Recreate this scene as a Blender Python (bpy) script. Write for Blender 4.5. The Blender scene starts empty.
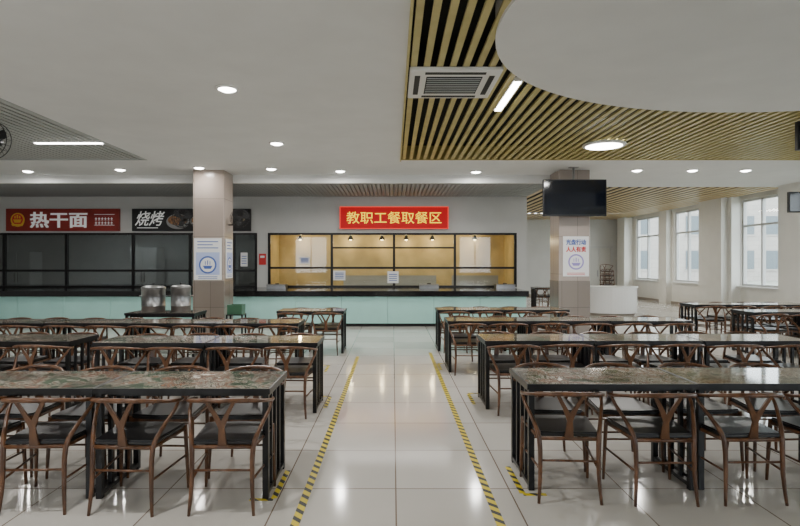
import bpy, bmesh, math, random
from mathutils import Vector, Matrix
random.seed(7)
S = bpy.context.scene; C = S.collection
PI = math.pi

# ---------------------------------------------------------------- materials
def newmat(name):
    m = bpy.data.materials.new(name); m.use_nodes = True
    nt = m.node_tree; return m, nt, nt.nodes['Principled BSDF']
def mat(name, col, rough=.5, metal=0, var=0, scale=8, bump=0, emit=None, es=0, coat=0):
    m, nt, b = newmat(name)
    b.inputs['Base Color'].default_value = (*col, 1)
    b.inputs['Roughness'].default_value = rough
    b.inputs['Metallic'].default_value = metal
    if coat: b.inputs['Coat Weight'].default_value = coat
    if emit:
        b.inputs['Emission Color'].default_value = (*emit, 1); b.inputs['Emission Strength'].default_value = es
    if var or bump:
        tc = nt.nodes.new('ShaderNodeTexCoord'); n = nt.nodes.new('ShaderNodeTexNoise')
        n.inputs['Scale'].default_value = scale; n.inputs['Detail'].default_value = 5
        nt.links.new(tc.outputs['Object'], n.inputs['Vector'])
        if var:
            r = nt.nodes.new('ShaderNodeValToRGB')
            r.color_ramp.elements[0].position = .3; r.color_ramp.elements[1].position = .7
            r.color_ramp.elements[0].color = (*[max(0, c*(1-var)) for c in col], 1)
            r.color_ramp.elements[1].color = (*[min(1, c*(1+var)) for c in col], 1)
            nt.links.new(n.outputs['Fac'], r.inputs['Fac']); nt.links.new(r.outputs['Color'], b.inputs['Base Color'])
        if bump:
            bp = nt.nodes.new('ShaderNodeBump'); bp.inputs['Strength'].default_value = bump
            nt.links.new(n.outputs['Fac'], bp.inputs['Height']); nt.links.new(bp.outputs['Normal'], b.inputs['Normal'])
    return m
def brickmat(name, c1, c2, mortar, w, h, off=0, ms=.004, rough=.3, rough2=None, vertical=False, shift=(0,0,0)):
    m, nt, b = newmat(name)
    tc = nt.nodes.new('ShaderNodeTexCoord'); mp = nt.nodes.new('ShaderNodeMapping'); br = nt.nodes.new('ShaderNodeTexBrick')
    mp.inputs['Location'].default_value = shift
    nt.links.new(tc.outputs['Object'], mp.inputs['Vector'])
    src = mp.outputs['Vector']
    if vertical:
        sp = nt.nodes.new('ShaderNodeSeparateXYZ'); ad = nt.nodes.new('ShaderNodeMath'); cb = nt.nodes.new('ShaderNodeCombineXYZ')
        nt.links.new(src, sp.inputs[0]); nt.links.new(sp.outputs['X'], ad.inputs[0]); nt.links.new(sp.outputs['Y'], ad.inputs[1])
        nt.links.new(ad.outputs[0], cb.inputs['X']); nt.links.new(sp.outputs['Z'], cb.inputs['Y']); src = cb.outputs[0]
    nt.links.new(src, br.inputs['Vector'])
    br.offset = off; br.squash = 1
    for k, v in (('Color1', c1), ('Color2', c2), ('Mortar', mortar)): br.inputs[k].default_value = (*v, 1)
    br.inputs['Scale'].default_value = 1; br.inputs['Mortar Size'].default_value = ms; br.inputs['Mortar Smooth'].default_value = .1
    br.inputs['Brick Width'].default_value = w; br.inputs['Row Height'].default_value = h
    n = nt.nodes.new('ShaderNodeTexNoise'); n.inputs['Scale'].default_value = 1.3; n.inputs['Detail'].default_value = 6
    nt.links.new(src, n.inputs['Vector'])
    mx = nt.nodes.new('ShaderNodeMix'); mx.data_type = 'RGBA'; mx.blend_type = 'MULTIPLY'; mx.inputs[0].default_value = .3
    nt.links.new(br.outputs['Color'], mx.inputs[6])
    rp = nt.nodes.new('ShaderNodeValToRGB'); rp.color_ramp.elements[0].color = (.55, .53, .5, 1); rp.color_ramp.elements[1].color = (1, 1, 1, 1)
    nt.links.new(n.outputs['Fac'], rp.inputs['Fac']); nt.links.new(rp.outputs['Color'], mx.inputs[7])
    nt.links.new(mx.outputs[2], b.inputs['Base Color'])
    mr = nt.nodes.new('ShaderNodeMapRange'); mr.inputs['To Min'].default_value = rough; mr.inputs['To Max'].default_value = rough2 or rough+.12
    nt.links.new(n.outputs['Fac'], mr.inputs['Value']); nt.links.new(mr.outputs[0], b.inputs['Roughness'])
    return m
def glassmat(name, tint, refl=.12):
    m = bpy.data.materials.new(name); m.use_nodes = True; nt = m.node_tree; nt.nodes.clear()
    o = nt.nodes.new('ShaderNodeOutputMaterial'); t = nt.nodes.new('ShaderNodeBsdfTransparent'); g = nt.nodes.new('ShaderNodeBsdfGlossy')
    mx = nt.nodes.new('ShaderNodeMixShader'); g.inputs['Roughness'].default_value = .02
    t.inputs['Color'].default_value = (*tint, 1); mx.inputs[0].default_value = refl
    nt.links.new(t.outputs[0], mx.inputs[1]); nt.links.new(g.outputs[0], mx.inputs[2]); nt.links.new(mx.outputs[0], o.inputs[0]); return m
def woodmat(name, c1, c2, rough=.35, sc=6):
    m, nt, b = newmat(name)
    tc = nt.nodes.new('ShaderNodeTexCoord'); mp = nt.nodes.new('ShaderNodeMapping'); n = nt.nodes.new('ShaderNodeTexNoise')
    mp.inputs['Scale'].default_value = (sc*4, sc*4, sc); n.inputs['Scale'].default_value = 1; n.inputs['Detail'].default_value = 6
    r = nt.nodes.new('ShaderNodeValToRGB'); r.color_ramp.elements[0].color = (*c1, 1); r.color_ramp.elements[1].color = (*c2, 1)
    r.color_ramp.elements[0].position = .35; r.color_ramp.elements[1].position = .65
    nt.links.new(tc.outputs['Object'], mp.inputs[0]); nt.links.new(mp.outputs[0], n.inputs[0]); nt.links.new(n.outputs['Fac'], r.inputs[0])
    nt.links.new(r.outputs[0], b.inputs['Base Color']); b.inputs['Roughness'].default_value = rough
    return m
def granitemat(name):
    m, nt, b = newmat(name)
    tc = nt.nodes.new('ShaderNodeTexCoord'); oi = nt.nodes.new('ShaderNodeObjectInfo'); ad = nt.nodes.new('ShaderNodeVectorMath'); ad.operation = 'ADD'
    nt.links.new(tc.outputs['Object'], ad.inputs[0])
    sc = nt.nodes.new('ShaderNodeMath'); sc.operation = 'MULTIPLY'; sc.inputs[1].default_value = 37
    nt.links.new(oi.outputs['Random'], sc.inputs[0]); nt.links.new(sc.outputs[0], ad.inputs[1])
    n = nt.nodes.new('ShaderNodeTexNoise'); n.inputs['Scale'].default_value = 5.5; n.inputs['Detail'].default_value = 8; n.inputs['Roughness'].default_value = .74
    n.inputs['Distortion'].default_value = 1.3
    n2 = nt.nodes.new('ShaderNodeTexNoise'); n2.inputs['Scale'].default_value = 2.5; n2.inputs['Detail'].default_value = 4
    nt.links.new(ad.outputs[0], n.inputs['Vector']); nt.links.new(ad.outputs[0], n2.inputs['Vector'])
    r = nt.nodes.new('ShaderNodeValToRGB'); e = r.color_ramp.elements
    e[0].position = .34; e[0].color = (.006, .008, .006, 1); e[1].position = .66; e[1].color = (.80, .76, .66, 1)
    for p, c in ((.42, (.12, .18, .11)), (.46, (.012, .012, .010)), (.50, (.48, .45, .36)), (.53, (.04, .028, .022)), (.575, (.34, .16, .09)), (.61, (.08, .08, .06))):
        x = e.new(p); x.color = (*c, 1)
    nt.links.new(n.outputs['Fac'], r.inputs[0])
    r2 = nt.nodes.new('ShaderNodeValToRGB'); r2.color_ramp.elements[0].position = .38; r2.color_ramp.elements[1].position = .6
    r2.color_ramp.elements[0].color = (.45, .45, .45, 1); r2.color_ramp.elements[1].color = (1, 1, 1, 1)
    nt.links.new(n2.outputs['Fac'], r2.inputs[0])
    mx = nt.nodes.new('ShaderNodeMix'); mx.data_type = 'RGBA'; mx.blend_type = 'MULTIPLY'; mx.inputs[0].default_value = .8
    nt.links.new(r.outputs[0], mx.inputs[6]); nt.links.new(r2.outputs['Color'], mx.inputs[7])
    hs = nt.nodes.new('ShaderNodeHueSaturation'); mr = nt.nodes.new('ShaderNodeMapRange'); mr.inputs['To Min'].default_value = .95; mr.inputs['To Max'].default_value = 1.4
    nt.links.new(oi.outputs['Random'], mr.inputs['Value']); nt.links.new(mr.outputs[0], hs.inputs['Value'])
    mr2 = nt.nodes.new('ShaderNodeMapRange'); mr2.inputs['To Min'].default_value = 1.25; mr2.inputs['To Max'].default_value = .6
    nt.links.new(oi.outputs['Random'], mr2.inputs['Value']); nt.links.new(mr2.outputs[0], hs.inputs['Saturation'])
    nt.links.new(mx.outputs[2], hs.inputs['Color']); nt.links.new(hs.outputs['Color'], b.inputs['Base Color'])
    b.inputs['Roughness'].default_value = .06; b.inputs['IOR'].default_value = 1.35; return m
def tapemat(name):
    m, nt, b = newmat(name)
    tc = nt.nodes.new('ShaderNodeTexCoord'); sp = nt.nodes.new('ShaderNodeSeparateXYZ'); a = nt.nodes.new('ShaderNodeMath')
    k = nt.nodes.new('ShaderNodeMath'); k.operation = 'MULTIPLY'; k.inputs[1].default_value = 9
    f = nt.nodes.new('ShaderNodeMath'); f.operation = 'FRACT'; g = nt.nodes.new('ShaderNodeMath'); g.operation = 'GREATER_THAN'; g.inputs[1].default_value = .55
    nt.links.new(tc.outputs['Object'], sp.inputs[0]); nt.links.new(sp.outputs['X'], a.inputs[0]); nt.links.new(sp.outputs['Y'], a.inputs[1])
    nt.links.new(a.outputs[0], k.inputs[0]); nt.links.new(k.outputs[0], f.inputs[0]); nt.links.new(f.outputs[0], g.inputs[0])
    mx = nt.nodes.new('ShaderNodeMix'); mx.data_type = 'RGBA'; nt.links.new(g.outputs[0], mx.inputs[0])
    mx.inputs[6].default_value = (.68, .53, .01, 1); mx.inputs[7].default_value = (.02, .02, .02, 1)
    nt.links.new(mx.outputs[2], b.inputs['Base Color']); b.inputs['Roughness'].default_value = .5; return m

M = dict(
 floor=brickmat('floor_tile', (.68,.655,.61), (.57,.545,.505), (.22,.165,.13), .8, .8, 0, .005, .07, .15, shift=(-.02, .1, 0)),
 ceil=mat('ceiling_white', (.74,.75,.74), .8, var=.03, scale=2),
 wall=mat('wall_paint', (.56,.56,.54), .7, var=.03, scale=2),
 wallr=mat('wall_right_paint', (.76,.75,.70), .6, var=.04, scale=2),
 col=brickmat('column_tile', (.39,.325,.28), (.355,.295,.26), (.18,.15,.12), .72, .85, 0, .004, .16, vertical=True, shift=(.0,.0,.35)),
 collow=brickmat('column_stone', (.23,.195,.165), (.20,.17,.145), (.10,.085,.07), .36, .6, 0, .004, .18, vertical=True),
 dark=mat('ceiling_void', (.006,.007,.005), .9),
 slat=woodmat('wood_slat', (.46,.39,.145), (.55,.47,.195), .4, 1),
 slatw=woodmat('warm_wood_slat', (.60,.45,.22), (.68,.52,.28), .4, 1),
 gslat=mat('metal_slat', (.44,.46,.45), .7, .0),
 bslat=mat('grey_brown_slat', (.38,.40,.40), .8, .0),
 black=mat('black_metal', (.006,.006,.007), .35, .2),
 blackm=mat('black_matte', (.010,.010,.011), .6),
 screen=mat('screen', (.006,.008,.014), .08),
 granite=granitemat('granite_top'),
 wood=woodmat('chair_wood', (.068,.028,.012), (.155,.068,.030), .28),
 seat=mat('black_seat', (.007,.007,.008), .32, var=.3, scale=30, bump=.1),
 mint=mat('mint_panel', (.38,.67,.62), .14, var=.04, scale=2),
 mint2=mat('mint_joint', (.22,.36,.33), .4),
 ctop=mat('black_stone', (.010,.010,.011), .12, var=.3, scale=40),
 steel=mat('brushed_steel', (.30,.30,.30), .32, .95, var=.06, scale=12),
 white=mat('white_plastic', (.78,.78,.76), .35),
 winf=mat('window_frame_grey', (.50,.50,.49), .4),
 whitebox=mat('white_lacquer', (.82,.81,.79), .25),
 doorm=mat('door_cream', (.50,.49,.45), .4),
 red=mat('red_board', (.26,.022,.015), .5, var=.12, scale=3),
 redled=mat('red_led', (.16,.0,.0), .7, emit=(1,.0,.012), es=.36),
 redrim=mat('red_led_rim', (.2,.0,.0), .5, emit=(1,.05,.02), es=1.4),
 yel=mat('yellow_led', (.2,.12,.0), .5, emit=(1,.64,.0), es=1.7),
 wtxt=mat('white_lettering', (.85,.85,.83), .5, emit=(1,1,1), es=.15),
 paper=mat('paper_white', (.80,.81,.82), .55),
 blue=mat('print_blue', (.06,.12,.42), .5),
 lblue=mat('print_pale_blue', (.42,.50,.76), .5),
 purple=mat('print_purple', (.30,.25,.60), .5),
 pred=mat('print_red', (.62,.03,.03), .5),
 food=mat('food_print', (.26,.12,.045), .5, var=.8, scale=22),
 bowl=mat('bowl_print', (.28,.28,.27), .5),
 gold=mat('emblem_gold', (.75,.45,.04), .4),
 tape=tapemat('hazard_tape'),
 glass=glassmat('clear_glass', (.95,.97,.96), .03),
 dglass=glassmat('tinted_glass', (.55,.58,.58), .12),
 tan=mat('kitchen_tan', (.56,.43,.20), .5, var=.25, scale=1.5),
 kgrey=mat('kitchen_grey', (.36,.37,.36), .6, var=.1, scale=3),
 cab=mat('cabinet_grey', (.33,.34,.33), .4, var=.05, scale=3),
 lamp=mat('lamp_emitter', (1,1,1), .5, emit=(1,.98,.93), es=20),
 warm=mat('warm_emitter', (1,.8,.5), .5, emit=(1,.78,.40), es=16),
 green=mat('green_plastic', (.03,.10,.05), .4),
 ext=brickmat('facade', (.42,.39,.36), (.38,.355,.33), (.30,.28,.27), 1.2, .5, .5, .02, .7, vertical=True),
 extg=mat('outdoor_ground', (.25,.26,.22), .9, var=.3, scale=1),
 extw=mat('facade_window', (.10,.125,.14), .3),
 base=mat('baseboard_tile', (.30,.26,.22), .3),
)

# ---------------------------------------------------------------- geometry helpers
class MB:
    def __init__(s): s.bm = bmesh.new()
    def box(s, x0, x1, y0, y1, z0, z1, bev=0):
        r = bmesh.ops.create_cube(s.bm, size=1, matrix=Matrix.Translation(((x0+x1)/2, (y0+y1)/2, (z0+z1)/2)) @ Matrix.Diagonal((abs(x1-x0), abs(y1-y0), abs(z1-z0), 1)))
        if bev:
            es = set(e for v in r['verts'] for e in v.link_edges)
            bmesh.ops.bevel(s.bm, geom=list(es), offset=bev, segments=2, affect='EDGES', profile=.5)
        return s
    def tube(s, pts, rad, n=8, cap=True, flat=1.0, smooth=3):
        P = [Vector(p) for p in pts]
        R = rad if isinstance(rad, (list, tuple)) else [rad]*len(P)
        if smooth > 1 and len(P) > 2:
            Q = []; RR = []
            for i in range(len(P)-1):
                p0 = P[max(i-1, 0)]; p1 = P[i]; p2 = P[i+1]; p3 = P[min(i+2, len(P)-1)]
                for k in range(smooth):
                    t = k/smooth
                    Q.append(.5*((2*p1)+(p2-p0)*t+(2*p0-5*p1+4*p2-p3)*t*t+(-p0+3*p1-3*p2+p3)*t**3)); RR.append(R[i]*(1-t)+R[i+1]*t)
            Q.append(P[-1]); RR.append(R[-1]); P, R = Q, RR
        T = [(P[min(i+1, len(P)-1)]-P[max(i-1, 0)]).normalized() for i in range(len(P))]
        up = Vector((0, 0, 1)) if abs(T[0].z) < .9 else Vector((0, 1, 0))
        nrm = (up - T[0]*up.dot(T[0])).normalized(); rings = []
        for i, p in enumerate(P):
            nrm = (nrm - T[i]*nrm.dot(T[i])).normalized(); bn = T[i].cross(nrm)
            rings.append([s.bm.verts.new(p+R[i]*(math.cos(2*PI*k/n)*nrm*flat+math.sin(2*PI*k/n)*bn)) for k in range(n)])
        for a, b in zip(rings, rings[1:]):
            for k in range(n):
                f = s.bm.faces.new((a[k], a[(k+1) % n], b[(k+1) % n], b[k])); f.smooth = True
        if cap: s.bm.faces.new(rings[0]); s.bm.faces.new(rings[-1])
        return s
    def ring(s, c, R, rad, n=32, m=6):   # ring in the XZ plane
        rs = []
        for i in range(n):
            a = 2*PI*i/n; u = Vector((math.cos(a), 0, math.sin(a)))
            rs.append([s.bm.verts.new(Vector(c)+u*(R+rad*math.cos(2*PI*k/m))+Vector((0, 1, 0))*rad*math.sin(2*PI*k/m)) for k in range(m)])
        for i in range(n):
            a, b = rs[i], rs[(i+1) % n]
            for k in range(m): f = s.bm.faces.new((a[k], a[(k+1) % m], b[(k+1) % m], b[k])); f.smooth = True
        return s
    def lathe(s, prof, c=(0, 0, 0), n=24, sx=1, sy=1):
        rings = []
        for r, z in prof:
            rings.append([s.bm.verts.new((c[0]+sx*r*math.cos(2*PI*k/n), c[1]+sy*r*math.sin(2*PI*k/n), c[2]+z)) for k in range(n)])
        for a, b in zip(rings, rings[1:]):
            for k in range(n):
                f = s.bm.faces.new((a[k], a[(k+1) % n], b[(k+1) % n], b[k])); f.smooth = True
        s.bm.faces.new(rings[0]); s.bm.faces.new(rings[-1]); return s
    def prism(s, poly, z0, z1):
        a = [s.bm.verts.new((x, y, z0)) for x, y in poly]; b = [s.bm.verts.new((x, y, z1)) for x, y in poly]; n = len(a)
        for k in range(n): s.bm.faces.new((a[k], a[(k+1) % n], b[(k+1) % n], b[k]))
        s.bm.faces.new(a); s.bm.faces.new(b); return s
    def prism_y(s, poly, y0, y1):   # polygon in XZ
        a = [s.bm.verts.new((x, y0, z)) for x, z in poly]; b = [s.bm.verts.new((x, y1, z)) for x, z in poly]; n = len(a)
        for k in range(n): s.bm.faces.new((a[k], a[(k+1) % n], b[(k+1) % n], b[k]))
        s.bm.faces.new(a); s.bm.faces.new(b); return s
    def build(s, name, m, parent=None, loc=None):
        bmesh.ops.recalc_face_normals(s.bm, faces=s.bm.faces)
        me = bpy.data.meshes.new(name); s.bm.to_mesh(me); s.bm.free(); me.materials.append(m)
        o = bpy.data.objects.new(name, me); C.objects.link(o)
        if parent: o.parent = parent
        if loc: o.location = loc
        return o
def box(*a, **k): return MB().box(*a, **k)
def tag(o, label=None, cat=None, group=None, kind=None):
    if label: o['label'] = label
    if cat: o['category'] = cat
    if group: o['group'] = group
    if kind: o['kind'] = kind
    return o
def empty(name, loc, rz=0):
    o = bpy.data.objects.new(name, None); C.objects.link(o); o.location = loc; o.rotation_euler = (0, 0, rz); o.empty_display_size = .1; return o
def struct(name, mb, m, parent=None):
    o = mb.build(name, m, parent)
    if not parent: o['kind'] = 'structure'
    return o
def copy_tree(o, parent=None):
    c = o.copy(); C.objects.link(c); c.parent = parent
    for ch in list(o.children): copy_tree(ch, c)
    return c
def text(name, body, m, parent, cx, y, cz, w, h, bold=0.0, depth=.004, shear=0):
    """bold = stroke thickening in metres, made from overlapping shifted copies"""
    cu = bpy.data.curves.new(name, 'FONT'); cu.body = body; cu.align_x = 'CENTER'; cu.align_y = 'CENTER'; cu.extrude = depth; cu.resolution_u = 3; cu.shear = shear
    t = bpy.data.objects.new(name, cu); C.objects.link(t)
    dg = bpy.context.evaluated_depsgraph_get(); me0 = bpy.data.meshes.new_from_object(t.evaluated_get(dg))
    bpy.data.objects.remove(t)
    xs = [v.co.x for v in me0.vertices]; ys = [v.co.y for v in me0.vertices]
    if not xs: return None
    mx, my = (min(xs)+max(xs))/2, (min(ys)+max(ys))/2; sx = w/(max(xs)-min(xs)); sy = h/(max(ys)-min(ys))
    sh = [(0, 0)] if not bold else [(dx*bold, dz*bold) for dx in (-1, 0, 1) for dz in (-.5, .5)]
    V = []; F = []
    for i, (dx, dz) in enumerate(sh):
        b = len(V)
        for v in me0.vertices: V.append(((v.co.x-mx)*sx+cx+dx, y - v.co.z - i*.0006, (v.co.y-my)*sy+cz+dz))
        for p in me0.polygons: F.append([b+k for k in p.vertices])
    me = bpy.data.meshes.new(name); me.from_pydata(V, [], F); me.materials.append(m)
    o = bpy.data.objects.new(name, me); C.objects.link(o); o.parent = parent
    return o

H = 3.7
# ---------------------------------------------------------------- setting
struct('floor', box(-13, 11, -5, 26.5, -.1, 0), M['floor'])
mb = MB()
mb.box(-13, -5, -5, 7, H, H+.06).box(-5, .14, -5, 11.2, H, H+.06).box(-13, 11, 11.2, 13.1, H, H+.06).box(3.87, 11, 13.1, 15.2, H, H+.06)
mb.box(-13, 3.87, 13.1, 13.22, 3.505, H+.06)
struct('ceiling', mb, M['ceil'])
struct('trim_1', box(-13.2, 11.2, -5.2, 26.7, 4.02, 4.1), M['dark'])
mb = MB(); x = .17
mb.box(.14, .165, -5, 11.2, 3.66, 3.98); mb.box(.14, 11, 11.16, 11.2, 3.69, 3.98)
x = .19
while x < 10.9:
    mb.box(x, x+.066, -5, 11.15, H, H+.03); x += .14
struct('trim_2', mb, M['slat'])
mb = MB(); x = -12.95
while x < -5.03:
    mb.box(x, x+.075, 7.02, 11.18, H+.01, H+.04); x += .12
mb.box(-5.02, -5, 7, 11.2, H-.01, H+.1).box(-13, -5, 7, 7.02, H-.01, H+.1).box(-13, -5, 11.18, 11.2, H-.01, H+.1)
struct('trim_3', mb, M['gslat'])
mb = MB(); x = -12.95
while x < 3.85:
    mb.box(x, x+.09, 13.23, 15.9, 3.52, 3.53); x += .11
struct('trim_4', mb, M['bslat'])
mb = MB(); x = 3.95
while x < 10.95:
    mb.box(x, x+.12, 15.2, 26.5, H-.01, H+.01); x += .27
struct('trim_5', mb, M['slatw'])
poly = [(4.6+3.68*math.cos(a), 4.75+2.8*math.sin(a)) for a in [2*PI*k/96 for k in range(96)]]
struct('trim_6', MB().prism(poly, 3.665, 3.99), M['ceil'])

mb = MB(); Y0, Y1 = 15.9, 16.05
mb.box(-13, 3.87, Y0, Y1, 2.47, 3.98).box(-13, 3.87, Y0, Y1, 0, .9)
mb.box(-3.93, -3.61, Y0, Y1, .9, 2.47).box(3.58, 3.87, Y0, Y1, .9, 2.47)
struct('wall_back', mb, M['wall'])
struct('wall_divider', box(3.72, 3.87, Y1, 26.5, 0, 3.98), M['wall'])
mb = MB().box(3.87, 11, 26.5, 26.65, 0, 3.98)
struct('wall_far', mb, M['wall'])
struct('wall_left', box(-13.15, -13, -5, 19, 0, 4), M['wall'])
struct('wall_kitchen_warm', MB().box(-3.7, 3.7, 17.9, 18.0, 0, 2.9).box(-3.77, -3.7, Y1, 18.0, 0, 2.9).box(3.62, 3.7, Y1, 18.0, 0, 2.9).box(-3.77, 3.7, Y1, 18.0, 2.9, 2.95), M['tan'])
struct('wall_kitchen_dim', MB().box(-13, -3.78, 18.6, 18.7, 0, 2.9).box(-3.85, -3.78, Y1, 18.7, 0, 2.9).box(-13, -3.78, Y1, 18.7, 2.9, 2.95), M['kgrey'])
wins = [(-.8, .9), (3.3, 5.0), (7.4, 9.1), (11.5, 13.2), (15.55, 17.4), (19.7, 21.5), (22.8, 24.9)]
mb = MB(); prev = -5
for a, b in wins:
    mb.box(11, 11.2, prev, a, 0, 4); mb.box(11, 11.2, a, b, 0, .88).box(11, 11.2, a, b, 3.58, 4); prev = b
mb.box(11, 11.2, prev, 26.5, 0, 4)
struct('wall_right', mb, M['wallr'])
mb = MB()
for a, b, px in ((14.2, 15.0, 10.5), (17.6, 18.9, 10.5), (21.7, 22.3, 10.78), (25.2, 26.0, 10.6), (10, 10.8, 10.5), (5.8, 6.7, 10.5), (1.6, 2.5, 10.5)):
    mb.box(px, 11, a, b, 0, 3.7)
    if px == 10.5: mb.box(px+.22, 11, a-.18, b+.18, 0, 3.7)
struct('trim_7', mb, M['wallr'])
mb = MB()
mb.box(10.97, 11, -5, 26.5, 0, .1).box(3.87, 11, 26.47, 26.5, 0, .1).box(3.87, 3.9, 15.9, 26.5, 0, .1)
struct('baseboard_right', mb, M['base'])
def window(n, a, b):
    r = empty('window_%d' % n, (11.1, (a+b)/2, .88)); r['kind'] = 'structure'
    w = (b-a)/2; f = MB()
    for y0, y1 in ((-w, -w+.07), (-.035, .035), (w-.07, w)): f.box(-.05, .05, y0, y1, 0, 2.7)
    for z0, z1 in ((0, .07), (1.85, 1.91), (2.63, 2.7)): f.box(-.045, .045, -w, w, z0, z1)
    f.build('window_frame', M['winf'], r)
    box(-.005, .005, -w+.02, w-.02, .02, 2.68).build('pane', M['glass'], r)
    box(-.22, -.1, -w-.05, w+.05, -.04, .0).build('window_sill', M['white'], r)
for i, (a, b) in enumerate(wins): window(i+1, a, b)
mb = MB(); prev = -13; ops = [(-6.6, -4.4), (4.4, 6.6), (7.8, 10.3)]  # rear openings are unseen, added to let in soft fill behind the camera
for a, b in ops:
    mb.box(prev, a, -5.15, -5, 0, 4).box(a, b, -5.15, -5, 0, .9).box(a, b, -5.15, -5, 3.4, 4); prev = b
mb.box(prev, 11, -5.15, -5, 0, 4)
struct('wall_rear', mb, M['wall'])
for i, (a, b) in enumerate(ops):
    f = MB().box(a, a+.07, -5.12, -5.04, .9, 3.4).box(b-.07, b, -5.12, -5.04, .9, 3.4).box((a+b)/2-.03, (a+b)/2+.03, -5.12, -5.04, .9, 3.4).box(a, b, -5.12, -5.04, .9, .97).box(a, b, -5.12, -5.04, 3.33, 3.4)
    struct('window_%d' % (i+8), f, M['white'])  # frames of the added rear fill openings
dr = empty('door_1', (9.9, 26.47, 0)); dr['kind'] = 'structure'
MB().box(-.65, -.57, -.04, .02, 0, 2.4).box(.57, .65, -.04, .02, 0, 2.4).box(-.65, .65, -.04, .02, 2.32, 2.4).build('door_frame', M['winf'], dr)
for s in (-1, 1):
    l = box(min(s*.01, s*.56), max(s*.01, s*.56), -.02, .02, .02, 2.31).build('door_leaf', M['doorm'], dr)
    box(s*.07-.012, s*.07+.012, -.06, -.02, .95, 1.25).build('door_handle', M['steel'], l)
struct('ground', box(11.2, 60, -20, 90, -.5, -.4), M['extg'])
bd = empty('building', (34, 62, -.4)); tag(bd, 'pale tiled building seen outside through the right windows', 'building')
box(-14, 14, 0, 8, 0, 10).build('facade_wall', M['ext'], bd)
for fl in range(2):
    for k in range(9):
        x0 = -13+k*3.0
        w = box(x0, x0+1.7, -.06, .05, 1.3+fl*3.9, 3.4+fl*3.9).build('window', M['extw'], bd)
        box(x0-.1, x0+1.8, -.12, .05, 1.15+fl*3.9, 1.3+fl*3.9).build('window_ledge', M['ext'], w)

for k, (x0, x1, lab) in enumerate(((-4.51, -3.81, 'trim_8'), (3.74, 4.44, 'trim_9'))):
    cc = struct(lab, MB().box(x0, x1, 12.4, 13.1, 0, H, bev=.012), M['col'])
    MB().box(x0-.006, x1+.006, 12.394, 13.106, 0, 1.2, bev=.01).build('stone_cladding', M['collow'], cc)

# ---------------------------------------------------------------- serving windows
def serving(n, xs, z0, z1, rails, gm, extra=()):
    r = empty('window_%d' % n, (0, 15.93, 0)); r['kind'] = 'structure'
    f = MB(); t = .035
    for x in xs: f.box(x-t, x+t, -.04, .04, z0, z1)
    f.box(xs[0]-t, xs[-1]+t, -.045, .045, z1-.06, z1).box(xs[0]-t, xs[-1]+t, -.045, .045, z0, z0+.05)
    for z in rails: f.box(xs[0], xs[-1], -.038, .038, z-.03, z+.03)
    for a, b, z in extra: f.box(a, b, -.036, .036, z-.025, z+.025)
    f.build('window_frame', M['black'], r)
    for a, b in zip(xs, xs[1:]): box(a+t, b-t, -.004, .004, z0+.05, z1-.06).build('pane', gm, r)
serving(13, [-3.58, -1.77, .03, 1.79, 3.54], .9, 2.47, [1.46], M['glass'], [(-1.77, .03, 2.04), (.03, 1.79, 2.04)])
serving(14, [-12.9, -11.25, -9.45, -7.52, -5.87, -4.6, -3.96], .9, 2.47, [1.38], M['dglass'])
def steel_bench(x0, x1, y0, y1, lab, bp=1.35):
    r = empty('kitchen_bench', ((x0+x1)/2, (y0+y1)/2, 0)); w = (x1-x0)/2; d = (y1-y0)/2
    tag(r, lab, 'bench', )
    box(-w, w, -d, d, .82, .86).build('worktop', M['steel'], r); box(-w+.05, w-.05, -d+.05, d-.05, .2, .23).build('shelf', M['steel'], r)
    for sx in (-1, 1):
        for sy in (-1, 1): MB().tube([(sx*(w-.05), sy*(d-.05), 0), (sx*(w-.05), sy*(d-.05), .82)], .02, smooth=1).build('leg', M['steel'], r)
    box(-w, w, d-.04, d, .86, bp).build('back_panel', M['cab'], r)
steel_bench(-10.9, -8.4, 17.2, 17.9, 'steel kitchen bench with back panel behind the far left tinted glass')
steel_bench(-7.3, -5.9, 17.2, 17.9, 'steel kitchen bench behind the dark glass nearest the left column')
steel_bench(-1.6, 1.4, 17.1, 17.8, 'steel kitchen bench in the warm lit kitchen behind the centre window', 1.2)
steel_bench(1.9, 3.4, 17.1, 17.8, 'short steel kitchen bench at the right of the warm lit kitchen', 1.2)
for x, h_, lab in ((-11.9, 1.95, 'tall grey kitchen cabinet behind the leftmost tinted glass'), (-7.9, 2.1, 'tall grey kitchen cabinet behind the middle of the left tinted window'), (-5.3, 1.9, 'tall grey kitchen cabinet behind the glass beside the left column')):
    r = empty('kitchen_cabinet', (x, 17.7, 0)); tag(r, lab, 'cabinet')
    box(-.42, .42, -.3, .3, .06, h_).build('body', M['cab'], r)
    for s in (-1, 1):
        d_ = box(min(s*.01, s*.40), max(s*.01, s*.40), -.32, -.3, .1, h_-.04).build('door', M['cab'], r)
        box(s*.05-.01, s*.05+.01, -.35, -.32, 1.0, 1.3).build('handle', M['black'], d_)
        box(s*.36-.03, s*.36+.03, -.25, .25, 0, .06).build('foot', M['black'], r)

r = empty('serving_counter', (-4.76, 14.8, 0)); tag(r, 'long mint green serving counter with black stone worktop below the glass windows', 'counter')
MB().box(-8.2, 8.16, -1.05, 1.08, .86, .9).box(-8.2, 8.16, -1.05, -1.0, .76, .86).box(8.11, 8.16, -1.0, 1.08, .76, .86).build('worktop', M['ctop'], r)
n = 14; w = 16.26/n
for k in range(n): box(-8.15+k*w+.004, -8.15+(k+1)*w-.004, -.98, -.94, .08, .76).build('front_panel', M['mint'], r)
box(-8.15, 8.09, -.94, 1.05, .08, .86).build('body', M['mint2'], r)
box(-8.1, 8.06, -.92, 1.05, 0, .08).build('plinth', M['blackm'], r)

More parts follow.
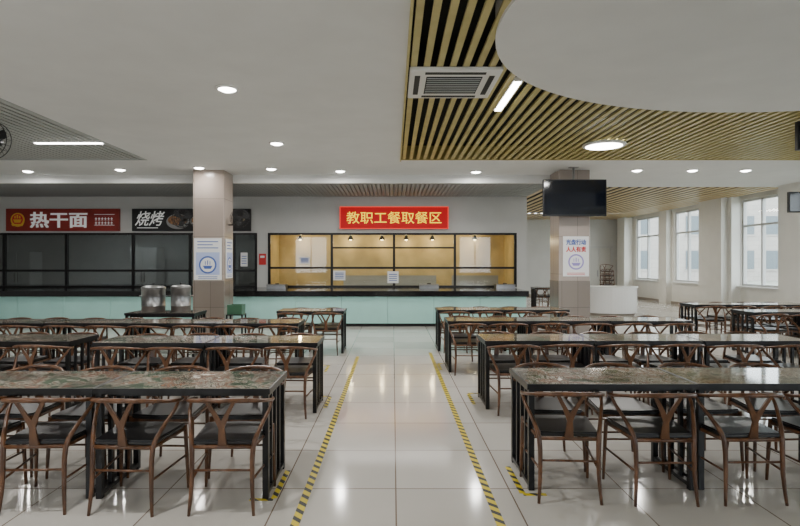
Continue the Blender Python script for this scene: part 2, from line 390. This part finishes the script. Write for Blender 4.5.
# ---------------------------------------------------------------- signs
r = empty('led_sign', (.03, 15.86, 2.58)); tag(r, 'bright red LED sign with yellow Chinese characters above the central serving window', 'sign')
fr = box(-1.56, 1.56, -.08, .04, 0, .64).build('frame', M['red'], r)
MB().box(-1.56, 1.56, -.09, -.08, .622, .64).box(-1.56, 1.56, -.09, -.08, 0, .018).box(-1.56, -1.54, -.09, -.08, .018, .622).box(1.54, 1.56, -.09, -.08, .018, .622).build('lit_border', M['redrim'], fr)
box(-1.54, 1.54, -.085, -.08, .018, .622).build('display', M['redled'], r)
text('lettering', '教职工餐取餐区', M['yel'], r, 0, -.092, .32, 2.72, .34, .001)
r = empty('shop_sign', (-9.5, 15.86, 2.52)); tag(r, 'faded red shop sign with three large white characters at far left', 'sign')
box(-1.62, 1.62, -.06, .04, 0, .64).build('board', M['red'], r)
text('lettering', '热干面', M['wtxt'], r, -.1, -.068, .32, 1.62, .44, .016)
em = MB().prism_y([(-1.28+.2*math.cos(a), .32+.2*math.sin(a)) for a in [2*PI*k/28 for k in range(28)]], -.068, -.06).build('emblem', M['gold'], r)
MB().prism_y([(-1.28+.155*math.cos(a), .33+.155*math.sin(a)) for a in [2*PI*k/28 for k in range(28)]], -.074, -.068).build('emblem_centre', M['pred'], em)
MB().prism_y([(-1.40, .33), (-1.16, .33), (-1.2, .24), (-1.36, .24)], -.08, -.074).prism_y([(-1.37, .36), (-1.33, .36), (-1.33, .44), (-1.36, .43)], -.08, -.074).prism_y([(-1.23, .36), (-1.19, .36), (-1.20, .43), (-1.23, .44)], -.08, -.074).prism_y([(-1.30, .36), (-1.26, .36), (-1.26, .46), (-1.30, .46)], -.08, -.074).prism_y([(-1.46, .20), (-1.10, .20), (-1.14, .14), (-1.42, .14)], -.08, -.074).build('emblem_mark', M['gold'], em)
mb = MB()
for z in (.47, .16): mb.box(.92, 1.5, -.068, -.06, z, z+.01)
for row_ in range(2):
    for k in range(6): mb.box(.94+k*.09, 1.0+k*.09, -.068, -.06, .35-row_*.12, .362-row_*.12).box(.965+k*.09, .975+k*.09, -.068, -.06, .31-row_*.12, .39-row_*.12).box(.945+k*.09, .995+k*.09, -.068, -.06, .31-row_*.12, .32-row_*.12)
mb.build('small_print', M['wtxt'], r)
r = empty('shop_sign', (-5.8, 15.86, 2.52)); tag(r, 'black shop sign with white characters and food pictures behind the left column', 'sign')
box(-1.7, 1.7, -.06, .04, 0, .64).build('board', M['blackm'], r)
text('lettering', '烧烤', M['wtxt'], r, -1.18, -.068, .36, .85, .42, .004, shear=.3)
mb = MB()
mb.box(-1.55, -.95, -.068, -.06, .08, .1)
mb.build('small_print', M['wtxt'], r)
def disc(cx, cz, rr, y0, y1, sz=1, n=28): return MB().prism_y([(cx+rr*math.cos(2*PI*k/n), cz+rr*sz*math.sin(2*PI*k/n)) for k in range(n)], y0, y1)
for cx, rr in ((-.38, .33), (.25, .28)):
    d_ = disc(cx, .27, rr, -.066, -.06, .66).build('bowl_picture', M['bowl'], r)
    disc(cx, .31, rr*.86, -.072, -.066, .52).build('food_picture', M['food'], d_)

def poster(cx, y, z0, w, h, lab, head, red):
    r = empty('poster', (cx, y, z0)); tag(r, lab, 'poster')
    sh = box(-w/2, w/2, -.012, 0, 0, h).build('sheet', M['paper'], r)
    m = M['pred'] if red else M['blue']; e = M['purple'] if red else M['blue']
    k_ = 1
    if red:
        k_ = .95
        text('heading', head[0], M['blue'], r, 0, -.016, h-.13, w*.76, .12, .004, .002); text('heading', head[1], m, r, 0, -.016, h-.29, w*.76, .12, .004, .002)
    else:
        mb = MB()
        for k in range(3): mb.box(-w*.38, w*.38-(k % 2)*w*.2, -.015, -.012, h-.09-k*.07, h-.07-k*.07)
        mb.build('heading_lines', M['blue'], r)
        mb = MB().box(-w*.43, w*.43, -.0145, -.012, h*.12, h*.66)
        mb.build('picture_block', M['lblue'], r)
    re = disc(0, h*.36, w*.32*k_, -.017, -.012).build('round_emblem', e, r)
    disc(0, h*.36, w*.26*k_, -.019, -.017).build('emblem_centre', M['paper'], re)
    q = h*.36
    mb = MB().prism_y([(-.11*k_, q-.02), (.11*k_, q-.02), (.07*k_, q-.09*k_), (-.07*k_, q-.09*k_)], -.022, -.019)
    mb.box(-.06*k_, -.045*k_, -.022, -.019, q, q+.08*k_).box(-.01, .01, -.022, -.019, q, q+.1*k_).box(.045*k_, .06*k_, -.022, -.019, q, q+.08*k_)
    mb.build('bowl_mark', e, re)
    mb = MB()
    for k in range(2): mb.box(-w*.35, w*.35, -.015, -.012, .03+k*.035, .043+k*.035)
    mb.build('footer_lines', m, r)
    return r
poster(-4.17, 12.394, 1.22, .62, .94, 'white poster with blue round emblem on front of left column', None, False)
poster(4.12, 12.394, 1.30, .58, .90, 'white poster with blue and red heading and purple circle on right column', ('光盘行动', '人人有责'), True)
p = poster(0, 0, 0, .5, .9, 'narrow white poster with blue print on aisle side of left column', None, False)
p.location = (-3.803, 12.75, 1.25); p.rotation_euler = (0, 0, PI/2)
def sheet(x, z, w, h, lab, red=False):
    r = empty('notice_sheet', (x, 15.885, z)); tag(r, lab, 'notice')
    box(-w/2, w/2, -.004, .0, 0, h).build('paper', M['paper'], r)
    mb = MB()
    for k in range(4): mb.box(-w*.36, w*.36, -.006, -.004, h*(.2+k*.17), h*(.2+k*.17)+.02)
    mb.build('print_lines', M['pred'] if red else M['blue'], r)
sheet(-2.55, 1.58, .3, .2, 'small paper notice in the first pane of the central serving window')
sheet(-1.55, 1.1, .35, .28, 'paper notice low on the central glass beside the second mullion')
sheet(.0, 1.02, .32, .34, 'paper notice on middle mullion of the central serving window')
sheet(-4.3, 1.5, .2, .4, 'tall paper notice on the narrow dark glass right of left column')
r = empty('wall_sign', (-3.77, 15.89, 1.55)); tag(r, 'small red fire notice on white wall strip between the two serving windows', 'sign')
box(-.1, .1, -.01, .005, 0, .32).build('plate', M['pred'], r); box(-.06, .06, -.014, -.01, .2, .26).build('print', M['paper'], r)
for i, (x, y) in enumerate(((-3.2, 15.2), (1.0, 15.3), (3.1, 15.25))):
    r = empty('food_tray', (x, y, .9)); tag(r, ['steel food tray at the left end of the central counter', 'steel food tray on counter below the right half of the red sign', 'steel food tray at the right end of the counter'][i], 'tray')
    MB().box(-.26, .26, -.16, .16, 0, .012).box(-.26, -.24, -.16, .16, .012, .1).box(.24, .26, -.16, .16, .012, .1).box(-.24, .24, -.16, -.14, .012, .1).box(-.24, .24, .14, .16, .012, .1).build('pan', M['steel'], r)
    l_ = MB().box(-.27, .27, -.17, .17, .1, .112, bev=.004).build('lid', M['steel'], r)
    box(-.05, .05, -.015, .015, .112, .14).build('handle', M['blackm'], l_)
def plight(name, loc, p, col, rad=.05):
    l = bpy.data.lights.new(name, 'POINT'); l.energy = p; l.color = col; l.shadow_soft_size = rad
    o = bpy.data.objects.new(name, l); C.objects.link(o); o.location = loc
for i, x in enumerate((-2.95, -1.35, -.35, .42, 1.25, 2.6)):
    r = empty('heat_lamp', (x, 17.5, 2.9))
    tag(r, ['leftmost', 'second from left', 'third from left', 'fourth from left', 'second from right', 'rightmost'][i]+' small black lamp hanging behind the central serving window', 'lamp', 'lamps behind the central window')
    MB().tube([(0, 0, 0), (0, 0, -.45)], .008, smooth=1).build('cord', M['black'], r)
    s_ = MB().lathe([(.02, -.42), (.05, -.46), (.10, -.56), (.09, -.56), (.02, -.47)], n=16).build('shade', M['black'], r)
    MB().lathe([(.001, -.58), (.035, -.57), (.045, -.54), (.02, -.5)], n=12).build('bulb', M['warm'], s_)
    plight('heat_lamp_glow', (x, 17.5, 2.27), 9, (1, .80, .48))

# ---------------------------------------------------------------- fans
def fan(loc, rad, rz, lab, mount, mlen):
    r = empty('fan', loc, rz); tag(r, lab, 'fan')
    g = MB()
    for y in (-.10, 0): g.ring((0, y, 0), rad, .006)
    for q in (.75, .5): g.ring((0, -.12, 0), rad*q, .003)
    for k in range(20):
        a = 2*PI*k/20; c, s = math.cos(a), math.sin(a)
        g.tube([(c*.04, -.13, s*.04), (c*rad*.8, -.12, s*rad*.8), (c*rad, -.10, s*rad), (c*rad, 0, s*rad), (c*rad*.8, .03, s*rad*.8), (c*.05, .04, s*.05)], .003, 4, smooth=1)
    g.build('guard', M['black'], r)
    for k in range(3):
        a = 2*PI*k/3+.4; P = []
        for rr_, da in ((.05, -.5), (rad*.6, -.45), (rad*.9, -.25), (rad*.9, .25), (rad*.6, .45), (.05, .5)): P.append((rr_*math.cos(a+da), rr_*math.sin(a+da)))
        MB().prism_y(P, -.055, -.045).build('blade', M['blackm'], r)
    mo = MB().tube([(0, -.08, 0), (0, .03, 0), (0, .13, 0), (0, .16, 0)], [.04, .06, .06, .03], 14, smooth=1).build('motor', M['black'], r)
    if mount == 'wall': MB().tube([(0, .12, 0), (0, .12, -.12), (mlen, .12, -.14)], .015, 8, smooth=2).build('bracket', M['black'], r)
    else: MB().tube([(0, .1, 0), (0, .1, mlen)], .014, 8, smooth=1).build('hanging_rod', M['black'], r)
fan((-3.50, 12.62, 2.62), .21, 0, 'round black fan mounted on the aisle side of the left column', 'wall', -.31)
fan((-4.82, 12.62, 2.62), .21, 0, 'round black fan mounted on the left side of the left column', 'wall', .31)
fan((-5.82, 8.0, 3.38), .27, 0, 'round black fan hanging from the grey slat ceiling at far left', 'ceiling', .33)

# ---------------------------------------------------------------- ceiling fixtures
LP = 1.4
def alight(name, loc, size, power, col=(1, .97, .92), size_y=None, rot=(0, 0, 0)):
    l = bpy.data.lights.new(name, 'AREA'); l.energy = power*LP; l.color = col
    if size_y: l.shape = 'RECTANGLE'; l.size = size; l.size_y = size_y
    else: l.shape = 'DISK'; l.size = size
    o = bpy.data.objects.new(name, l); C.objects.link(o); o.location = loc; o.rotation_euler = rot; return o
dl = empty('downlight', (0, 0, 0))
MB().lathe([(.10, .005), (.135, .005), (.14, -.008), (.13, -.02), (.105, -.022)], n=28).build('trim_ring', M['white'], dl)
MB().lathe([(.001, -.045), (.06, -.042), (.105, -.022), (.105, .004), (.001, .004)], n=24).build('lens', M['lamp'], dl)
spots = [(-1.99, 6.6, 'large round downlight left of the aisle, nearest the camera'), (-2.03, 9.6, 'second round downlight left of the aisle'),
 (-8.3, 12.5, 'leftmost small downlight in the row before the serving counter'), (-6.1, 12.3, 'small downlight left of the left column'),
 (-4.25, 12.05, 'small downlight right at the top of the left column'), (-2.7, 12.2, 'first small downlight right of the left column'),
 (-1.2, 12.5, 'second small downlight right of the left column'), (1.9, 12.6, 'small downlight left of the hanging television'),
 (5.5, 12.4, 'first small downlight right of the hanging television'), (6.75, 12.4, 'second small downlight right of the hanging television'),
 (7.95, 12.4, 'third small downlight right of the hanging television'), (-1.99, 3.0, 'unseen downlight added for fill, over the aisle above the camera'), (-5.5, 3.0, 'unseen downlight added for fill, over the left front seats above the frame'),
 (-5.5, -1.5, 'unseen downlight added for fill, left of and behind the camera'), (-1.99, -1.5, 'unseen downlight added for fill, directly behind the camera')]  # last four fittings are unseen, added to brighten the near room
dls = [dl]+[copy_tree(dl) for _ in spots[1:]]
for o, (x, y, lab) in zip(dls, spots):
    o.location = (x, y, H); tag(o, lab, 'ceiling light', 'round ceiling downlights')
    alight('downlight_lamp', (x, y, H-.06), .15, 38 if y < 11.9 else (9 if abs(x+4.25) < .1 else 20))
r = empty('disc_light', (3.72, 9.7, H)); tag(r, 'large glowing round light set in the wood slat ceiling', 'ceiling light')
MB().lathe([(.30, .0), (.36, .0), (.37, -.03), (.34, -.05), (.31, -.045)], n=40).build('rim', M['white'], r)
MB().lathe([(.001, -.055), (.31, -.045), (.31, 0), (.001, 0)], n=40).build('diffuser', M['lamp'], r)
alight('disc_lamp', (3.72, 9.7, H-.08), .6, 70)
def strip(x0, x1, y0, y1, lab, p, up=.03):
    cx, cy = (x0+x1)/2, (y0+y1)/2; a, b = (x1-x0)/2, (y1-y0)/2
    r = empty('strip_light', (cx, cy, H)); tag(r, lab, 'ceiling light')
    box(-a-.015, a+.015, -b-.015, b+.015, -.02, up).build('housing', M['white'], r); box(-a, a, -b, b, -.03, -.02).build('diffuser', M['lamp'], r)
    alight('strip_lamp', (cx, cy, H-.05), 2*a, p, (1, .98, .95), 2*b)
strip(1.39, 1.47, 6.31, 7.5, 'bright linear light along the wood slats beside the air conditioner', 45)
strip(-6.2, -5.05, 9.5, 9.58, 'thin linear light across the grey slat ceiling at left', 25)
strip(-8.2, -7.0, 3.5, 3.58, 'unseen linear light added for fill, in the left ceiling above the frame', 30, 0)  # unseen strip, added to brighten the left front seating
r = empty('cassette_air_conditioner', (.68, 6.37, H)); tag(r, 'white square air conditioner cassette with dark central grille in the slat ceiling', 'air conditioner')
MB().box(-.5, .5, -.5, .5, -.045, .0, bev=.012).build('panel', M['white'], r)
ik = box(-.31, .31, -.3, .3, -.05, -.044).build('intake', M['dark'], r)
mb = MB()
for k in range(9): mb.box(-.3, .3, -.27+k*.065, -.255+k*.065, -.056, -.05)
mb.build('grille', M['gslat'], ik)
for a in range(4):
    v = box(-.33, .33, .38, .44, -.05, -.043).build('vent', M['blackm'], r); v.rotation_euler = (0, 0, a*PI/2)
def tv(x0, x1, y, z0, z1, lab, rz=0):
    cx = (x0+x1)/2; w = (x1-x0)/2; h = z1-z0
    r = empty('television', (cx, y, z0), rz); tag(r, lab, 'television')
    c_ = MB().box(-w, w, -.03, .04, 0, h, bev=.008).build('casing', M['black'], r)
    box(-w+.02, w-.02, -.034, -.03, .03, h-.02).build('screen', M['screen'], c_)
    MB().tube([(0, .07, h*.5), (0, .07, H-z0)], .025, smooth=1).build('ceiling_pole', M['steel'], r)
    box(-.2, .2, .04, .1, h*.35, h*.65).build('bracket', M['black'], r)
    box(-.1, .1, .0, .14, H-z0-.01, H-z0).build('ceiling_plate', M['steel'], r)
tv(3.27, 4.65, 12.0, 2.62, 3.42, 'large black television hanging in front of the right column')
tv(5.87, 7.0, 8.0, 3.24, 3.66, 'black television cut by the right edge under the slat ceiling')
tv(8.62, 9.8, 12.0, 2.7, 3.15, 'small black television hanging at the far right by the windows')

r = empty('reception_desk', (6.75, 16.9, 0)); tag(r, 'white curved reception desk beyond the right column', 'desk')
def dpoly(w, d, n=24):   # flat back, bowed front
    P = [(w, d)]; P.append((-w, d))
    for k in range(n+1):
        a = PI+PI*k/n; P.append((w*math.cos(a), d*1.6*math.sin(a)+d*.3))
    return P
MB().prism(dpoly(.76, .38), .08, .84).build('body', M['whitebox'], r)
MB().prism(dpoly(.79, .40), .84, .89).build('worktop', M['white'], r)
MB().prism(dpoly(.70, .34), 0, .08).build('plinth', M['base'], r)

# ---------------------------------------------------------------- tables
def make_table():
    r = empty('dining_table', (0, 0, 0))
    tt = MB().box(-.594, .594, -.3, .3, .722, .75, bev=.004).build('tabletop', M['granite'], r)
    MB().box(-.596, .596, -.303, -.294, .712, .7515).box(-.596, .596, .294, .303, .712, .7515).box(-.598, -.588, -.3, .3, .712, .7515).box(.588, .598, -.3, .3, .712, .7515).build('edge_band', M['black'], tt)
    MB().box(-.56, .56, -.17, -.14, .67, .722).box(-.56, .56, .14, .17, .67, .722).build('apron', M['black'], r)
    for s in (-1, 1):
        for t in (-1, 1): MB().box(s*.565-.02, s*.565+.02, t*.27-.02, t*.27+.02, .0, .722).build('leg', M['black'], r)
        for t in (-1, 0, 1): MB().box(s*.565-.013, s*.565+.013, t*.13-.013, t*.13+.013, .045, .70).build('upright_bar', M['black'], r)
        MB().box(s*.565-.018, s*.565+.018, -.25, .25, .02, .05).build('foot_rail', M['black'], r)
        MB().box(s*.565-.018, s*.565+.018, -.25, .25, .69, .722).build('top_rail', M['black'], r)
    return r
def make_chair():
    r = empty('dining_chair', (0, 0, 0)); W = M['wood']
    half = [(.262, .085, .668), (.272, .03, .674), (.268, -.06, .69), (.225, -.165, .712), (.125, -.24, .73)]
    pts = [(-x, y, z) for x, y, z in half] + [(0, -.262, .735)] + [(x, y, z) for x, y, z in reversed(half)]
    R = [.010, .012, .012, .012, .015, .016, .015, .012, .012, .012, .010]
    MB().tube(pts, R, 8, smooth=3).build('top_rail', W, r)
    bs = MB()
    poly = [(-.030, .43), (.030, .43), (.018, .55), (.048, .63), (.095, .722), (.072, .728), (.0, .60), (-.072, .728), (-.095, .722), (-.048, .63), (-.018, .55)]
    v0 = []; v1 = []
    for x, z in poly:
        yy = -.205 - (z-.43)*.17
        v0.append(bs.bm.verts.new((x, yy-.007, z))); v1.append(bs.bm.verts.new((x, yy+.007, z)))
    n = len(poly)
    for k in range(n): bs.bm.faces.new((v0[k], v0[(k+1) % n], v1[(k+1) % n], v1[k]))
    bs.bm.faces.new(v0); bs.bm.faces.new(v1)
    bmesh.ops.triangulate(bs.bm, faces=[f for f in bs.bm.faces if len(f.verts) > 4])
    bs.build('back_splat', W, r)
    for s in (-1, 1):
        MB().tube([(s*.205, -.235, 0), (s*.192, -.218, .2), (s*.195, -.205, .42), (s*.222, -.15, .52), (s*.262, -.05, .62), (s*.27, .005, .672)], [.010, .0145, .017, .014, .012, .010], 8, smooth=3).build('leg', W, r)
        MB().tube([(s*.245, .225, 0), (s*.237, .215, .25), (s*.23, .205, .455)], [.010, .014, .016], 8, smooth=2).build('leg', W, r)
        MB().tube([(s*.236, .212, .24), (s*.193, -.212, .22)], .008, 6, smooth=1).build('stretcher', W, r)
    MB().tube([(-.235, .21, .30), (.235, .21, .30)], .008, 6, smooth=1).build('stretcher', W, r)
    MB().tube([(-.193, -.214, .28), (.193, -.214, .28)], .008, 6, smooth=1).build('stretcher', W, r)
    MB().tube([(-.195, -.205, .425), (.195, -.205, .425), (.23, .205, .425), (-.23, .205, .425), (-.195, -.205, .425)], .013, 6, smooth=1).build('seat_frame', W, r)
    sp = [(-.20, -.2), (.20, -.2), (.235, .21), (.0, .235), (-.235, .21)]
    m = MB().prism(sp, .435, .468)
    bmesh.ops.bevel(m.bm, geom=list(m.bm.edges), offset=.01, segments=2, affect='EDGES')
    m.build('seat', M['seat'], r)
    return r
T0 = make_table(); K0 = make_chair(); st = dict(t=0, k=0)
def table(cx, y0, lab):
    o = T0 if st['t'] == 0 else copy_tree(T0); st['t'] += 1
    o.location = (cx, y0+.3, 0); tag(o, lab, 'table', 'black framed stone top dining tables'); return o
def chair(x, y, rz, lab, z=0, group='brown wishbone dining chairs'):
    o = K0 if st['k'] == 0 else copy_tree(K0); st['k'] += 1
    o.location = (x, y, z); o.rotation_euler = (0, 0, rz); tag(o, lab, 'chair', group); return o
ORD = ['first', 'second', 'third', 'fourth', 'fifth', 'sixth', 'seventh', 'eighth', 'ninth', 'tenth']
def row(xe, y0, n, sgn, rowname, frm='the aisle', far=True, near=True, sh=0, wt=1.2, skip=()):
    for k in range(n):
        cx = xe+sgn*(.6+k*wt)
        if ('t', k) not in skip: table(cx, y0+random.uniform(-.01, .01), 'dark stone top table, %s from %s in %s' % (ORD[k], frm, rowname))
        for j, dx in enumerate((-.3, .3) if sgn > 0 else (-.3, .3)):
            q = ORD[2*k+j]
            if near: chair(cx+sgn*dx+sh+random.uniform(-.015, .015), y0+.025+random.uniform(-.04, .02), random.uniform(-.07, .07), 'wishbone chair, %s from %s, near side of %s' % (q, frm, rowname))
            if far: chair(cx+sgn*dx+random.uniform(-.015, .015), y0+.6-.02+random.uniform(-.01, .05), PI+random.uniform(-.06, .06), 'wishbone chair, %s from %s, far side of %s' % (q, frm, rowname))
row(.94, 3.86, 2, 1, 'front right table row', sh=-.04)
row(-.83, 3.72, 2, -1, 'front left table row', sh=.03)
row(1.0, 6.0, 3, 1, 'second right table row')
row(-.80, 5.84, 2, -1, 'second left table row')
row(-3.5, 5.95, 1, -1, 'far left second row group', frm='its right')
row(.8, 8.05, 3, 1, 'third right table row')
row(-1.33, 7.75, 4, -1, 'third left table row')
row(.8, 9.95, 2, 1, 'fourth right table row')
row(-.86, 9.7, 1, -1, 'fourth left row')
row(6.15, 11.2, 2, 1, 'back row by right windows', frm='its left')
row(6.2, 9.5, 2, 1, 'front row by right windows', frm='its left')
row(4.9, 19.0, 1, 1, 'far hall table set', frm='the left')
row(-3.35, 9.3, 1, -1, 'row bearing steel buckets', frm='its right', far=False, near=False)
for k in range(5):
    chair(9.35, 24.0+k*.02, PI, ['lowest', 'second lowest', 'middle', 'second highest', 'topmost'][k]+' wooden chair in the stack near the far hall door', z=k*.2, group='stacked chairs in the far hall')

for i, (x, hh, rad) in enumerate(((-4.18, .46, .195), (-3.70, .47, .165))):
    r = empty('soup_bucket', (x, 9.6, .752)); tag(r, ['wide steel soup bucket with lid, left of the two on the back table', 'narrower steel soup bucket with lid, right of the two on the back table'][i], 'bucket', 'steel soup buckets')
    MB().lathe([(rad*.98, 0), (rad, .01), (rad, .10), (rad+.005, .105), (rad, .11), (rad, hh*.85), (rad+.006, hh*.86), (rad, hh*.88)], n=28).build('body', M['steel'], r)
    l_ = MB().lathe([(rad+.006, hh*.88), (rad+.006, hh*.93), (rad*.8, hh*.98), (.02, hh)], n=28).build('lid', M['steel'], r)
    MB().lathe([(.012, hh), (.012, hh+.02), (.025, hh+.03), (.01, hh+.04)], n=12).build('knob', M['blackm'], l_)
    for s in (-1, 1): MB().tube([(s*rad, -.05, hh*.6), (s*(rad+.035), -.04, hh*.6), (s*(rad+.035), .04, hh*.6), (s*rad, .05, hh*.6)], .006, 6, smooth=2).build('handle', M['steel'], r)
r = empty('crate', (-3.02, 10.6, 0)); tag(r, 'green plastic crate on a black stand beside the left column', 'crate')
MB().box(-.14, .14, -.13, .13, .62, .64).box(-.14, -.12, -.13, .13, .64, .80).box(.12, .14, -.13, .13, .64, .80).box(-.12, .12, -.13, -.11, .64, .80).box(-.12, .12, .11, .13, .64, .80).build('box', M['green'], r)
MB().box(-.16, .16, -.14, .14, .60, .62).box(-.16, -.13, -.14, -.11, 0, .6).box(.13, .16, -.14, -.11, 0, .6).box(-.16, -.13, .11, .14, 0, .6).box(.13, .16, .11, .14, 0, .6).build('stand', M['black'], r)

def tp(name, x, y, w, l, lab):
    o = box(-w/2, w/2, -l/2, l/2, 0, .0015).build(name, M['tape'], None, (x, y, 0)); tag(o, lab, 'floor tape', 'hazard tape on floor')
tp('floor_tape', -.60, 5.9, .055, 7.0, 'long yellow and black hazard tape line on the left of the aisle')
tp('floor_tape', .66, 6.1, .055, 7.4, 'long yellow and black hazard tape line on the right of the aisle')
def corner(x, y, sx, sy, lab):
    mb = MB().box(min(0, sx*.16), max(0, sx*.16), -.02, .02, 0, .0015).box(-.02, .02, min(sy*.02, sy*.52), max(sy*.02, sy*.52), 0, .0015)
    o = mb.build('floor_tape', M['tape'], None, (x, y, 0)); tag(o, lab, 'floor tape', 'hazard tape on floor')
corner(-.81, 3.72, -1, 1, 'L shaped hazard tape at the aisle foot of the front left table')
corner(.90, 3.80, 1, 1, 'L shaped hazard tape at the aisle foot of the front right table')
corner(-.75, 6.6, -1, -1, 'L shaped hazard tape at the aisle foot of the second left table')
corner(.92, 6.75, 1, -1, 'L shaped hazard tape at the aisle foot of the second right table')
corner(-1.0, 8.6, -1, -1, 'L shaped hazard tape behind the third left table row')
corner(.72, 8.75, 1, -1, 'L shaped hazard tape behind the third right table row')

alight('kitchen_lamp', (-1.8, 16.9, 2.86), 1.2, 14, (1, .84, .55), .3)
alight('kitchen_lamp', (1.8, 16.9, 2.86), 1.2, 14, (1, .84, .55), .3)
alight('kitchen_lamp', (-7.5, 16.7, 2.86), 5, 45, (.95, .97, 1), .3)
alight('far_hall_fill', (7.5, 21, 3.62), 1.0, 90, (1, .94, .84), 1.0)  # added fill that brightens the far hall, no fixture there
alight('counter_area_light', (0, 14.5, 3.48), 3.0, 16, (1, .97, .92), .15)  # area light under the slats over the counter, no fixture modelled

w = bpy.data.worlds.new('World'); S.world = w; w.use_nodes = True
bg = w.node_tree.nodes['Background']; bg.inputs[0].default_value = (.86, .93, 1, 1); bg.inputs[1].default_value = 8.0

cam = bpy.data.cameras.new('Camera'); co = bpy.data.objects.new('Camera', cam); C.objects.link(co)
co.location = (0, 0, 1.6); co.rotation_euler = (PI/2, 0, 0); cam.sensor_width = 36; cam.lens = 24.75; cam.shift_x = .00875; cam.clip_start = .05
S.camera = co
